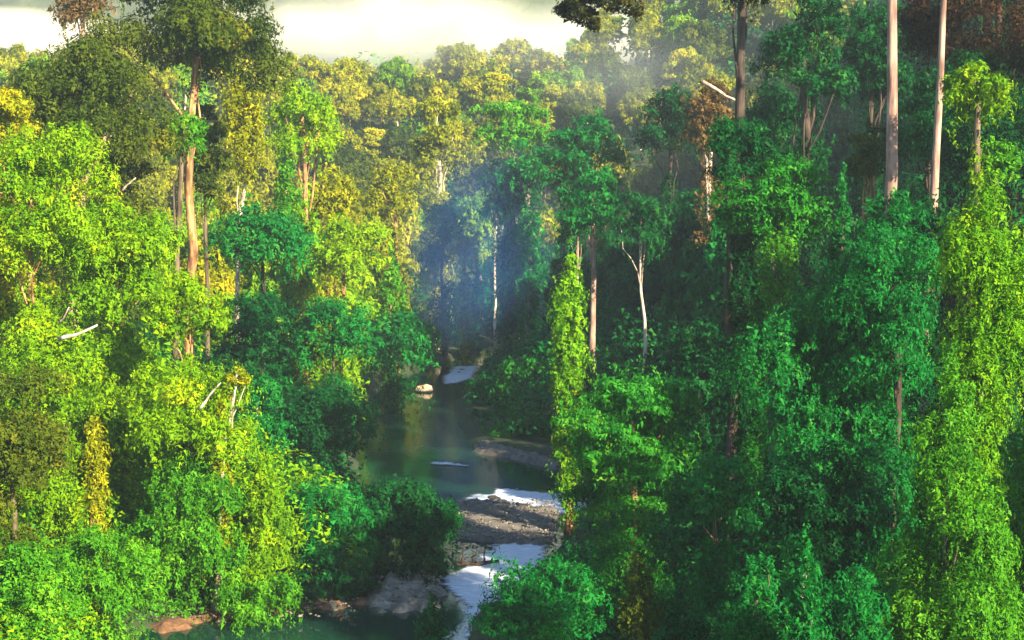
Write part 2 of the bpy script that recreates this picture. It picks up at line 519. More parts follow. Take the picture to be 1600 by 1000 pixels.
def tree(name, label, cat, u0, u1, v0, v1, D, kind='round', mat='deep', bark='brown', strands=0.0, tr=None, bare=False, skw=4.5,
         tu=None, group=None, deep=1.0, dens=1.0, lpx=3.3, limbs=5, tv=None, twigs=(), straight=False, extra=()):
    """one plant: Empty at its foot > trunk (> limb), crown. (u0..u1, v0..v1) is the crown's extent in the photo, D its distance"""
    seed = len(TREE_LOG) * 13 + 5
    TREE_LOG.append(name)
    r = np.random.default_rng(seed)
    top, bot = at((u0 + u1) / 2, v0, D), at((u0 + u1) / 2, v1, D)
    rx = abs(at(u1, v0, D)[0] - at(u0, v0, D)[0]) / 2
    rz = (top[2] - bot[2]) / 2
    ry = rx * deep
    cc = (top + bot) / 2
    bx = cc[0] if tu is None else at(tu, v1, D)[0]
    by = D
    gz = float(hgt(bx, by)) - .4
    e = empty(name, (bx, by, gz))
    tag(e, label, cat, group)
    leaf = max(lpx * D / 1422., .17)
    leaf_px = leaf / D * 1422
    area = (u1 - u0) * (v1 - v0) * PXF ** 2 * .78
    n = int(area * 3.7 * dens / (.5 * leaf_px ** 2 * .55))
    n = int(np.clip(n, 250, 130000))
    V, F, T, (c, rad) = make_crown(kind, (rx, ry, rz), leaf, n, seed, strands, .4)
    STAT['leaves'] += len(F)
    V = V + (cc - np.array([bx, by, gz]))
    # keep the lowest leaves out of the ground
    V[:, 2] = np.maximum(V[:, 2], .15 + .2 * r.random(len(V)))
    link("crown", mesh_from("crown", V, F, LM[mat], T), e)
    if not bare:     # lower boughs and climbers that hide the trunk
        zb = cc[2] - rz * .55 - gz
        if zb > 1.5:
            sk = .8 if cat in ('bush', 'bamboo') else .62
            skx = min(rx * sk, skw)
            n3 = int(np.clip(skx * 2 * zb * (1422. / D) ** 2 * .8 * 3.2 / (.5 * leaf_px ** 2 * .55), 200, 30000))
            V3, F3, T3, _ = make_crown('column', (skx, skx, zb / 2 + .5), leaf, n3, seed + 3, .3, .3)
            V3 = V3 + [(cc[0] - bx) * .4, 0, zb / 2]
            V3[:, 2] = np.maximum(V3[:, 2], .15)
            link("climbers", mesh_from("climbers", V3, F3, LM[mat], T3 * .85), e)
            STAT['leaves'] += len(F3)
    # trunk up to the crown's middle
    H = max(cc[2] - gz, 1.0)
    R0 = tr if tr else max(.12, (H + rz) * .013)
    topc = np.array([cc[0] - bx, 0, H + rz * .35])
    P = bent((0, 0, 0), topc, 9, .006 if straight else .03, seed)
    t = np.linspace(0, 1, 9)
    rr = R0 * (1 - .62 * t) * (1 + .8 * np.exp(-t * 14))
    Vt, Ft = tube(P, rr, 10, .06, seed)
    tk = link("trunk", mesh_from("trunk", Vt, Ft, BM[bark], smooth=True), e)
    order = np.argsort(-rad)
    for j in range(min(limbs, len(c))):
        k = order[j * max(1, len(c) // max(limbs, 1)) % len(c)]
        tgt = c[k] + (cc - np.array([bx, by, gz]))
        if tgt[2] < P[4][2]:
            tgt = tgt.copy(); tgt[2] = P[4][2] + .5
        s = P[5 + j % 3]
        if np.linalg.norm(tgt - s) < .3:
            continue
        Q = bent(s, tgt, 6, .08, seed + j, -.06)
        Vl, Fl = tube(Q, np.linspace(R0 * .26, R0 * .06, 6), 6, .05, seed + j)
        link("limb", mesh_from("limb", Vl, Fl, BM[bark], smooth=True), tk)
    for (a0, a1, b0, b1, De, kd, amt) in extra:      # further leafy boughs of the same tree
        t2, b2 = at((a0 + a1) / 2, b0, De), at((a0 + a1) / 2, b1, De)
        ex = abs(at(a1, b0, De)[0] - at(a0, b0, De)[0]) / 2; ez = (t2[2] - b2[2]) / 2
        c2 = (t2 + b2) / 2 - np.array([bx, by, gz])
        n2 = int(np.clip((a1 - a0) * (b1 - b0) * PXF ** 2 * .78 * 4.2 * amt / (.5 * leaf_px ** 2 * .55), 250, 50000))
        V, F, T, _ = make_crown(kd, (ex, ex, ez), leaf, n2, seed + 5, strands)
        link("crown", mesh_from("crown", V + c2, F, LM[mat], T), e)
        s0 = P[np.argmin(np.abs(P[:, 2] - (c2[2] + abs(c2[0]) * .25)))]
        Vl, Fl = tube(bent(s0, c2 + [0, 0, ez * .4], 7, .06, seed), np.linspace(R0 * .3, R0 * .08, 7), 6, .05, seed)
        link("limb", mesh_from("limb", Vl, Fl, BM[bark], smooth=True), tk)
    for (a, b, rad_, bk) in twigs:      # bare branches the photo shows, from pixel a to pixel b
        o = np.array([bx, by, gz])
        A = at(a[0], a[1], a[2]) - o
        B = at(b[0], b[1], b[2]) - o
        Q = bent(A, B, 7, .06, seed + 99)
        Vl, Fl = tube(Q, np.linspace(rad_, rad_ * .35, 7), 6, .05, seed)
        link("bare_branch", mesh_from("bare_branch", Vl, Fl, BM[bk], smooth=True), tk)
    return e


exec_rows = []
#  ---- TREES -----------------------------------------------------------------
T = tree
# giant over the near bank, lime green
T('tree', 'tall lime green tree with loose billowing crown above the bare forked branch', 'tree', -90, 190, 175, 500, 130, 'irregular', 'lime', 'orange', tu=60, limbs=7,
  twigs=[((92, 530, 122), (152, 508, 121), .22, 'pale'), ((93, 505, 122), (108, 480, 121), .12, 'pale')])
T('tree', 'lime green tree whose crown slopes down toward the shaded valley', 'tree', 70, 290, 290, 560, 134, 'irregular', 'lime', 'orange', tu=200, limbs=7)
T('tree', 'round crowned yellow olive tree bulging out over the river side slope', 'tree', 228, 356, 418, 590, 126, 'dome', 'lime', 'orange', limbs=6)
T('tree', 'broad lime green tree under the bare forked branch', 'tree', -20, 210, 480, 720, 127, 'irregular', 'lime', 'brown', limbs=6)
T('vine_covered_tree', 'lime green vine hung tree with dark vertical cleft above the bamboo', 'tree', 190, 400, 540, 780, 123, 'round', 'lime', 'brown', strands=0.22, limbs=5,
  twigs=[((312, 640, 118), (345, 598, 117), .13, 'pale')])
T('small_tree', 'small bronze tufted tree leaning out on a pale stem over the valley', 'tree', 348, 394, 570, 612, 121, 'round', 'gold', 'pale', tu=330, limbs=3)
T('tree', 'glossy dark leaved tree with pale flecked leaves at the frame edge', 'tree', -90, 130, 540, 900, 104, 'irregular', 'olive', 'brown', limbs=5)
T('vine_covered_tree', 'slender tree with drooping orange and yellow vines', 'tree', 128, 172, 640, 840, 112, 'column', 'gold', 'orange', strands=0.37, limbs=4)
T('bamboo_clump', 'bright green feathery bamboo clump drooping to the earth bank', 'bamboo', 185, 405, 700, 975, 121, 'round', 'grass', 'brown', strands=0.43, limbs=4)
T('bush', 'olive vine tangled bush on the earth bank at the water edge', 'bush', 320, 466, 735, 960, 123, 'round', 'lime', 'orange', strands=0.25, limbs=4)
T('small_tree', 'yellow tipped sapling crown topping the olive bank bush', 'tree', 375, 452, 700, 800, 121, 'cone', 'lime', 'orange', strands=0.19, limbs=3)
T('bush', 'dark green leafy bush at the bottom corner of the near bank', 'bush', -70, 130, 840, 1060, 97, 'round', 'grass', 'brown', limbs=3)
T('bush', 'shaded blue green bush beneath the bright bamboo', 'bush', 80, 260, 800, 1020, 108, 'round', 'grass', 'brown', strands=0.19, limbs=3)
T('tree', 'golden yellow tree crown peeping over the lime green canopy', 'tree', -80, 75, 125, 320, 150, 'round', 'gold', 'orange')
T('tree', 'broad domed dark olive tree with a dark cleft and reddish limbs', 'tree', 5, 275, 35, 370, 165, 'dome', 'olive', 'pink', tu=110, tr=1.0, limbs=9)
T('tree', 'dark olive tree filling the slope beneath the giant brown crowned tree', 'tree', 120, 250, 190, 420, 172, 'irregular', 'olive', 'orange', limbs=6,
  twigs=[((190, 300, 160), (212, 278, 159), .16, 'pale'), ((152, 243, 160), (166, 218, 159), .12, 'pale')])
T('tree', 'giant emergent tree with wide brown olive umbrella crown and orange trunk', 'tree', 150, 466, -90, 215, 180, 'round', 'olive', 'orange', bare=True, tu=266, tr=.85, limbs=4, dens=1.3)
T('tree', 'small bright green tree against the giant orange trunk', 'tree', 245, 330, 165, 262, 174, 'irregular', 'grass', 'brown', bare=True, limbs=1)
T('tree', 'pinkish bronze tree crown beside the giant umbrella crowned tree', 'tree', 78, 180, -35, 60, 235, 'irregular', 'bronze', 'pink')
T('tree', 'dark tree with pale twisted trunk below the giant umbrella crown', 'tree', 275, 360, 140, 400, 190, 'irregular', 'olive', 'brown', bare=True, tu=320, tr=.4)
T('vine_covered_tree', 'yellow green vine wrapped tree with bare white lower trunk', 'tree', 338, 425, 120, 300, 205, 'column', 'gold', 'pale', bare=True, tu=366, tr=.42, strands=0.19)
T('tree', 'olive green tree with arching vine covered shoulder', 'tree', 415, 530, 120, 310, 230, 'dome', 'lime', 'orange', strands=0.19)
T('vine_covered_tree', 'narrow bright green vine column beside the golden trees', 'tree', 425, 465, 230, 390, 225, 'column', 'grass', 'orange', strands=0.31)
T('tree', 'golden tree with curved pale bare branch', 'tree', 450, 560, 230, 400, 245, 'irregular', 'gold', 'orange', twigs=[((455, 275, 232), (478, 330, 231), .22, 'pale')])
T('tree', 'bright yellow golden tree ending sharply at the valley shadow', 'tree', 570, 662, 245, 372, 300, 'round', 'gold', 'orange', strands=0.12)
T('tree', 'golden tree above the blue valley with a thin dead stem', 'tree', 640, 728, 130, 320, 345, 'round', 'gold', 'pale')
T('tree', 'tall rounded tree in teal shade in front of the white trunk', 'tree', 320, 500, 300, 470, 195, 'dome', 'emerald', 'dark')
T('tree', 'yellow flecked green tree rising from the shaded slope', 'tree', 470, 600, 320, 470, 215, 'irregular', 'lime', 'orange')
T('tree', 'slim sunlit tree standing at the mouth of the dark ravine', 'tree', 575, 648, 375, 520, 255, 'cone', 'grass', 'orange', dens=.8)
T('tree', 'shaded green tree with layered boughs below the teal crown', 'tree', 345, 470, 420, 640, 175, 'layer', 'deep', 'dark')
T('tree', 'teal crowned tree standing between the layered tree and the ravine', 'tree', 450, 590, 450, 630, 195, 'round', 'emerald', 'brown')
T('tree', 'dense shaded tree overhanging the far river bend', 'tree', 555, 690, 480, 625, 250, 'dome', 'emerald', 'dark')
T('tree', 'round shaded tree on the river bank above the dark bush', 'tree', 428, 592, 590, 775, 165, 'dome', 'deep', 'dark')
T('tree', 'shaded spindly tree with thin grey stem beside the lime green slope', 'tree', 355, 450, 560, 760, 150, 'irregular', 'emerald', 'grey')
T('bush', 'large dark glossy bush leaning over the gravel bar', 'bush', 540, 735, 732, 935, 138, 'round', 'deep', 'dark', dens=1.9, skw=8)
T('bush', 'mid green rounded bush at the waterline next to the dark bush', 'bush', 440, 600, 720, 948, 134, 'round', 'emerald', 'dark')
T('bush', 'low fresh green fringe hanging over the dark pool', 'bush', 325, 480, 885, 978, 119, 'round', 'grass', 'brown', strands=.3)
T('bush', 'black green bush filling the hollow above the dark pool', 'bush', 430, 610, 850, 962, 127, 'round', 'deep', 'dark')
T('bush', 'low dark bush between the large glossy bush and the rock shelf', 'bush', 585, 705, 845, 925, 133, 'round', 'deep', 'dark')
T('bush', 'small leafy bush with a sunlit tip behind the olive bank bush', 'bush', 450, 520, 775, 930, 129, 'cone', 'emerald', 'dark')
# ravine and centre
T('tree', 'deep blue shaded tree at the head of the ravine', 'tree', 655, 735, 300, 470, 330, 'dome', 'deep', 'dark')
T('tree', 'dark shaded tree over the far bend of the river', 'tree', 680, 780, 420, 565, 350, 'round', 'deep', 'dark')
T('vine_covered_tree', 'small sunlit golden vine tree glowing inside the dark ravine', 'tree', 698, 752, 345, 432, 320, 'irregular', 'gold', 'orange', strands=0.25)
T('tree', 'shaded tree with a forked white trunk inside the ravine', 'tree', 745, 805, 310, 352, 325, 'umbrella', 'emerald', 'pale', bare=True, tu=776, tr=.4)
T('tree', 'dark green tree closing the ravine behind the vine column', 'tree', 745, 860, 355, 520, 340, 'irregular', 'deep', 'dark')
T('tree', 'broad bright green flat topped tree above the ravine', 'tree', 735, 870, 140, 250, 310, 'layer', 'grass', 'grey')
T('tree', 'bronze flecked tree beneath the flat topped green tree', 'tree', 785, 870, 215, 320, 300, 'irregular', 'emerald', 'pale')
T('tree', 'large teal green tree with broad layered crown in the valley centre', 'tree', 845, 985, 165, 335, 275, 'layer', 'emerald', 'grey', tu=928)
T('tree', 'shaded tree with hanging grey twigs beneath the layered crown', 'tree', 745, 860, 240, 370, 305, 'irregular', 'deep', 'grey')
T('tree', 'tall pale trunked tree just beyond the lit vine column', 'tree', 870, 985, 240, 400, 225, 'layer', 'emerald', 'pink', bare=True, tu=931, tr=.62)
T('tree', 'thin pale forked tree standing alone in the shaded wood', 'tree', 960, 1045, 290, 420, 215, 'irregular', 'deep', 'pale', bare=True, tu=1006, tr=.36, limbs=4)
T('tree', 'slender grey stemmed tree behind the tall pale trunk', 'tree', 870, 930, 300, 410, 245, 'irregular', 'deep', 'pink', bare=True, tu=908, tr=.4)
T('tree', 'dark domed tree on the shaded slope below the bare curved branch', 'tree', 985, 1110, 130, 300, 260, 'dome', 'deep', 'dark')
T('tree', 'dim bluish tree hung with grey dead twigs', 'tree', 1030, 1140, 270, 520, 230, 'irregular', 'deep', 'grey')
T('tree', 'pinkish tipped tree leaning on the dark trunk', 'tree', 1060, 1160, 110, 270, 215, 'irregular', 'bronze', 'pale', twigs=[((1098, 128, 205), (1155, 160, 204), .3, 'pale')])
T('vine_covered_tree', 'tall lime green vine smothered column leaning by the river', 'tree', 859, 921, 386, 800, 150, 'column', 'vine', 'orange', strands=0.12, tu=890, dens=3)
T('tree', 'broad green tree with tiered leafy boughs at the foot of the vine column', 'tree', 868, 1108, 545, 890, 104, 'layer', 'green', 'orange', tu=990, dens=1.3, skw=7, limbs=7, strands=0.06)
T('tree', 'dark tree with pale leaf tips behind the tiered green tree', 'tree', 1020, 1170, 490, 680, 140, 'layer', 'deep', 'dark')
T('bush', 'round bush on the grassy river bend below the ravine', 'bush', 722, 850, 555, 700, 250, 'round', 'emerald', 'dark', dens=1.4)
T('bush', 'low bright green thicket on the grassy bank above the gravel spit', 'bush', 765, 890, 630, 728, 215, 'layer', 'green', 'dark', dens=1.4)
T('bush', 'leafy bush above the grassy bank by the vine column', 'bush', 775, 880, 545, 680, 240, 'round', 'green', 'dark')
# right
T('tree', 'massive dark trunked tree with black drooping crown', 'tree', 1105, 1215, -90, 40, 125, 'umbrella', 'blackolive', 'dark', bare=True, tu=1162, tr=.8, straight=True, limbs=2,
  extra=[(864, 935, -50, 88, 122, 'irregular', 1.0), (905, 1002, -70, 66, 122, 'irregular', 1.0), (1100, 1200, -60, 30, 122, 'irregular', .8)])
T('tree', 'dark olive tree with sparse lit leaves between the two great trunks', 'tree', 1180, 1330, -60, 240, 165, 'irregular', 'deep', 'dark', limbs=8)
T('tree', 'dark leafy tree filling the gap beside the pink barked trunk', 'tree', 1290, 1430, -30, 260, 172, 'irregular', 'deep', 'dark', limbs=6)
T('tree', 'dim green tree whose crown meets the dark trunk', 'tree', 1150, 1290, 120, 330, 175, 'irregular', 'deep', 'dark')
T('tree', 'dark tree glimpsed between the pink and the white lower trunks', 'tree', 1390, 1500, 90, 330, 150, 'irregular', 'deep', 'dark')
T('tree', 'yellow stemmed tree hidden between dark crowns near the pink trunk', 'tree', 1320, 1400, 180, 330, 140, 'irregular', 'olive', 'orange')
T('tree', 'fresh green leaved tree with sunlit upper sprays', 'tree', 1110, 1300, 225, 420, 118, 'layer', 'green', 'grey', skw=8)
T('tree', 'dark leafy crown swallowing the lower part of the massive dark trunk', 'tree', 1095, 1225, 165, 330, 119, 'round', 'deep', 'dark', skw=6)
T('tree', 'shaded crown at the foot of the pink barked trunk', 'tree', 1340, 1450, 285, 430, 104, 'round', 'emerald', 'dark', skw=6)
T('tree', 'shaded crown at the foot of the white lower trunk', 'tree', 1410, 1510, 290, 450, 106, 'irregular', 'deep', 'dark', skw=6)
T('tree', 'tall straight pink barked tree with a sunlit band on its trunk', 'tree', 1290, 1500, -200, -30, 112, 'umbrella', 'olive', 'pink', bare=True, tu=1394, tr=.78, straight=True, limbs=0)
T('tree', 'tall tree with dark bark and a white lower trunk', 'tree', 1400, 1560, -190, -20, 120, 'umbrella', 'maroon', 'pink', bare=True, tu=1455, tr=.5, straight=True, limbs=0)
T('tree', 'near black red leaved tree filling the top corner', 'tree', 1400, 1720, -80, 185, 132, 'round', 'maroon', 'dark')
T('tree', 'dark green tree behind the yellow tipped tree', 'tree', 1420, 1680, 60, 400, 130, 'irregular', 'deep', 'dark', limbs=7)
T('small_tree', 'yellow and green crowned tree against the near black corner tree', 'tree', 1475, 1582, 76, 235, 105, 'round', 'lime', 'brown', limbs=2)
T('small_tree', 'pale green sprig tree just under the yellow crowned tree', 'tree', 1515, 1600, 215, 310, 106, 'round', 'grass', 'brown', limbs=2)
T('vine_covered_tree', 'dark green vine wrapped spire between the pink trunk and lit snag', 'tree', 1280, 1350, 245, 520, 118, 'cone', 'emerald', 'dark', strands=0.37)
T('vine_covered_tree', 'broken snag with pale yellow green vine cap', 'tree', 1178, 1252, 352, 500, 112, 'column', 'grass', 'grey', strands=0.28)
T('vine_covered_tree', 'massive emerald vine draped mound below the pale capped snag', 'tree', 1130, 1400, 430, 900, 98, 'round', 'emerald', 'dark', skw=8, strands=.6, dens=1.2)
T('vine_covered_tree', 'dark vine curtain tree between the mound and the bright vine tower', 'tree', 1290, 1490, 310, 700, 94, 'round', 'emerald', 'dark', skw=7, strands=.6, dens=1.2)
T('vine_covered_tree', 'huge bright green vine tower with sunlit peak', 'tree', 1458, 1618, 262, 760, 74, 'column', 'vine', 'brown', skw=7, strands=0.37, dens=1.2)
T('vine_covered_tree', 'lit vine wall shouldering the huge vine tower', 'tree', 1540, 1680, 320, 700, 76, 'round', 'grass', 'brown', strands=0.37)
T('vine_covered_tree', 'wide green vine skirt spreading below the bright vine tower', 'tree', 1290, 1670, 520, 1180, 66, 'cone', 'grass', 'brown', dens=1.2, skw=8, strands=0.43)
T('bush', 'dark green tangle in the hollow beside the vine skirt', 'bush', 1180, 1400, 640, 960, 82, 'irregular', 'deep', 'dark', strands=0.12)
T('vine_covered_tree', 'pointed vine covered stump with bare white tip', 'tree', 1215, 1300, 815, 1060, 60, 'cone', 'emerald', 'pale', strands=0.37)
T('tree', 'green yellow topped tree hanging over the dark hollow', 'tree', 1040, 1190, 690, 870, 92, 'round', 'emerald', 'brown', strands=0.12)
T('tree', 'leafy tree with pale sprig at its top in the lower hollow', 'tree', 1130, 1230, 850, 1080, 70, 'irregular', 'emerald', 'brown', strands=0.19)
T('bush', 'broad leaved emerald bush spilling down to the pale pool', 'bush', 740, 960, 850, 1060, 92, 'layer', 'emerald', 'dark', strands=0.09)
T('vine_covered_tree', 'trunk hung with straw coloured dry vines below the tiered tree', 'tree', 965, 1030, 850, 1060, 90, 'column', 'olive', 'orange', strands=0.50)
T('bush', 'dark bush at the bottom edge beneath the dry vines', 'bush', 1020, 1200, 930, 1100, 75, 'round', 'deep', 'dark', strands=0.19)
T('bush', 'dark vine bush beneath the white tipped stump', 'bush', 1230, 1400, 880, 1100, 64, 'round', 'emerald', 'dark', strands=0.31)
T('bush', 'small feathery bush rising beside the pale pool', 'bush', 630, 720, 925, 1040, 112, 'cone', 'emerald', 'dark', strands=0.12)

print("leaves in named plants", STAT['leaves'])

# ------------------------------------------------------------------ the closed forest behind: shared crowns
VAR = {}
for kind in ('round', 'dome', 'irregular', 'layer'):
    for s in range(2):
        V, F, Tn, _ = make_crown(kind, (7, 7, 6.2), .60, 11500, 900 + s * 7 + len(kind), .1 if s else 0)
        VAR[(kind, s)] = (V, F, Tn)
VMESH = {}
TRK = {}


def shared_crown(kind, s, mat):
    """one crown mesh per shape; the leaf colour sits on the object"""
    if (kind, s) not in VMESH:
        V, F, Tn = VAR[(kind, s)]
        VMESH[(kind, s)] = mesh_from("crown", V, F, LM['emerald'], Tn)
    return VMESH[(kind, s)]


def leaf_colour(o, mat):
    o.material_slots[0].link = 'OBJECT'
    o.material_slots[0].material = LM[mat]


def shared_trunk(bark):
    if bark not in TRK:
        P = bent((0, 0, 0), (0, 0, 20), 8, .03, 4)
        V, F = tube(P, np.linspace(.5, .2, 8), 8, .05, 3)
        TRK[bark] = mesh_from("trunk", V, F, BM[bark], smooth=True)
    return TRK[bark]


def pix(x, y, z):
    """where a world point falls in the photo"""
    dz = z - CAM_H
    f = y * CP - dz * SP
    up = y * SP + dz * CP
    return 800 + FPX * x / f, 500 - FPX * up / f


LOOKS = {'gold': 'golden', 'olive': 'olive', 'grass': 'bright green', 'lime': 'lime green', 'emerald': 'emerald', 'deep': 'dark green'}
SHAPES = {'round': 'round', 'dome': 'domed', 'irregular': 'ragged', 'layer': 'tiered'}


def whereabouts(u, v, y):
    """find the tree by what it stands among"""
    if y > 380:
        row = 'on the skyline' if v < 95 else 'below the skyline' if v < 140 else 'midway up the far hill' if v < 210 else 'low on the far hill'
    elif y > 250:
        row = 'high above the valley' if v < 180 else 'midway down the valley' if v < 290 else 'low in the valley'
    else:
        row = 'atop the near wood' if v < 230 else 'in the near wood' if v < 380 else 'deep in the near wood'
    for lim, txt in ((120, 'behind the domed olive tree'), (300, 'behind the umbrella tree'), (400, 'beside the twisted pink trunk'), (480, 'above the teal shaded crown'),
                     (560, 'above the curved bare branch'), (640, 'over the shaded river bend'), (710, 'at the near ravine edge'), (790, 'above the ravine'),
                     (860, 'behind the flat topped tree'), (960, 'behind the layered crown'), (1050, 'behind the pale forked tree'), (1150, 'next to the massive dark trunk'),
                     (1260, 'just past the massive dark trunk'), (1380, 'before the pink barked trunk'), (1460, 'between the pink and the white trunk'), (9999, 'behind the yellow crowned tree')):
        if u < lim:
            return row, txt


SEEN = {}
FILL = []
HIDDEN = {0,1,5,8,9,10,16,17,21,24,25,26,42,44,54,63,64,65,66,72,74,75,77,78,83,84,85,86,87,88,89,94,95,97,98,99,100,103,106,107,109,110,111,112,113,114,115,119,121,122,123,125,126,127,128,130,131,132,135,136,137,138,142,143,146,147,148,149,153,154,155,158,159,160,161,162,163,173,174,175,176,177,186,187,188,189,190,191,192,203,204,205,206,207,218,219,220,221,222,230,231,232,233,234,235,236,237,244,245,246,247,248,249,250,251,252,253,258,263,266,268,271,272,273,274,278,279,280,281,284,285,286,288,290,291,294,295,296,297,298,301,302,303,304,305,308,309,310,312,315,317,321,323,324,328,329,330,332,333,334,337,339,340,341,343,344,346,347,350,354,357,358,359,360,361,365,366,367,368,369,370,373,374,379,380,381,384,385,387,388,390,391,392,395,400,402,407,408}  # trees that nothing of the view shows: left out


def filler(x0, x1, y0, y1, step, leaf_tones, hmin, hmax, group):  # tones go by zone: golden where sun falls, dark green in shade
    r = np.random.default_rng(int(x0 * 3 + y0 * 7) % 9999 + 9999)
    n = 0
    for yy in np.arange(y0, y1, step):
        for xx in np.arange(x0, x1, step):
            x = xx + r.uniform(-.45, .45) * step
            y = yy + r.uniform(-.45, .45) * step
            H, sx, sz = r.uniform(hmin, hmax), r.uniform(.95, 1.55), r.uniform(1.0, 1.5)
            rot, kk, ss, si, bk2 = r.uniform(0, 6.28), int(r.integers(4)), int(r.integers(2)), int(r.integers(len(leaf_tones))), r.random()
            if abs(x) > .36 * y + 14:
                continue
            d = float(sdist(np.array([x]), np.array([y]))[0])
            if d < 7:
                continue
            gz = float(hgt(x, y)) - .3
            u, v = pix(x, y, gz + H)
            lim = np.interp(u, [0, 120, 180, 440, 470, 690, 760, 860, 950], [84, 80, 40, 60, 88, 80, 60, 30, -40]) + r.normal() * 9
            if v < lim:
                H -= (lim - v) * y / FPX
            if H < 9:
                continue
            sx = min(sx, H / 11)
            cz = H - 6.6 * sx * sz
            mat, bk = leaf_tones[si]
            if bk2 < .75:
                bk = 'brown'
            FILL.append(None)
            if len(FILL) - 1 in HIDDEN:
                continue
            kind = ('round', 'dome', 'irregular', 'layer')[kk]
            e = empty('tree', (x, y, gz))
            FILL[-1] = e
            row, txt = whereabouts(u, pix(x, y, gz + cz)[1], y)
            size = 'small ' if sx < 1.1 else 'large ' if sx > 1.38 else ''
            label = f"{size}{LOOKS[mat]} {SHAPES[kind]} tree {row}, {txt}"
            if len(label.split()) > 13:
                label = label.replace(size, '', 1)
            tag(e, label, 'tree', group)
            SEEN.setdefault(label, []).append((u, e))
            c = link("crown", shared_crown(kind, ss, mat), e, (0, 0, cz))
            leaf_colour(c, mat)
            c.scale = (sx, sx, sx * sz)
            c.rotation_euler = (0, 0, rot)
            t = link("trunk", shared_trunk(bk), e)
            t.scale = (1, 1, (cz + 2) / 20)
            n += 1
    print("filler", group, n)


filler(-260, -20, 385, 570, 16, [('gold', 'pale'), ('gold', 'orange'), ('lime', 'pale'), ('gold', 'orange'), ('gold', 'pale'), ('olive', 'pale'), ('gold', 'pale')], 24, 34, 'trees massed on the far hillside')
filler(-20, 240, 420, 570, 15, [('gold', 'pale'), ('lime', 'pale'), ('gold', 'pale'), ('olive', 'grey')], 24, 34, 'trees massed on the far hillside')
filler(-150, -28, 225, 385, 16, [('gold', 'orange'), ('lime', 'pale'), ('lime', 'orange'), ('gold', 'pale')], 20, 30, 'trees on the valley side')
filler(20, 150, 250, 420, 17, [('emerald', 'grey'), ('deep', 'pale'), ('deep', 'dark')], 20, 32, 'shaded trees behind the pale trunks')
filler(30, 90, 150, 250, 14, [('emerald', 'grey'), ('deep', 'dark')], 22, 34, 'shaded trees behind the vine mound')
for lab, rows in SEEN.items():      # two of one look in one spot: tell them by their neighbours
    if len(rows) == 3:
        rows.sort(key=lambda q: q[0])
        for q, wd in zip(rows, ('leftmost', 'middle', 'rightmost')):
            q[1]['label'] = lab + ', ' + wd
    if len(rows) == 2:
        rows.sort(key=lambda q: q[0])
        rows[0][1]['label'] = lab + ', leftmost'
        rows[1][1]['label'] = lab + ', rightmost'

# the wood goes on beyond the frame on the sunny side; its crowns shade the valley's near slope
for (x, y, H, sx, kd) in ((60, 70, 32, 1.3, 'round'), (50, 50, 30, 1.1, 'dome'),
                          (58, 88, 32, 1.2, 'irregular'), (70, 60, 40, 1.3, 'round')):
    gz = float(hgt(x, y)) - .3
    e = empty('tree', (x, y, gz))
    tag(e, f'tall emerald {kd} crowned tree of the sunny side wood, {"lower" if H < 31 else "higher" if H > 36 else "middling"} and beyond the view', 'tree', 'trees of the sunny side wood')
    c = link("crown", shared_crown(kd, 0, 'emerald'), e, (0, 0, max(H - gz, 14)))
    leaf_colour(c, 'emerald')
    c.scale = (sx, sx, sx * 1.5)
    t = link("trunk", shared_trunk('brown'), e)
    t.scale = (1, 1, max(H - gz, 14) / 20)

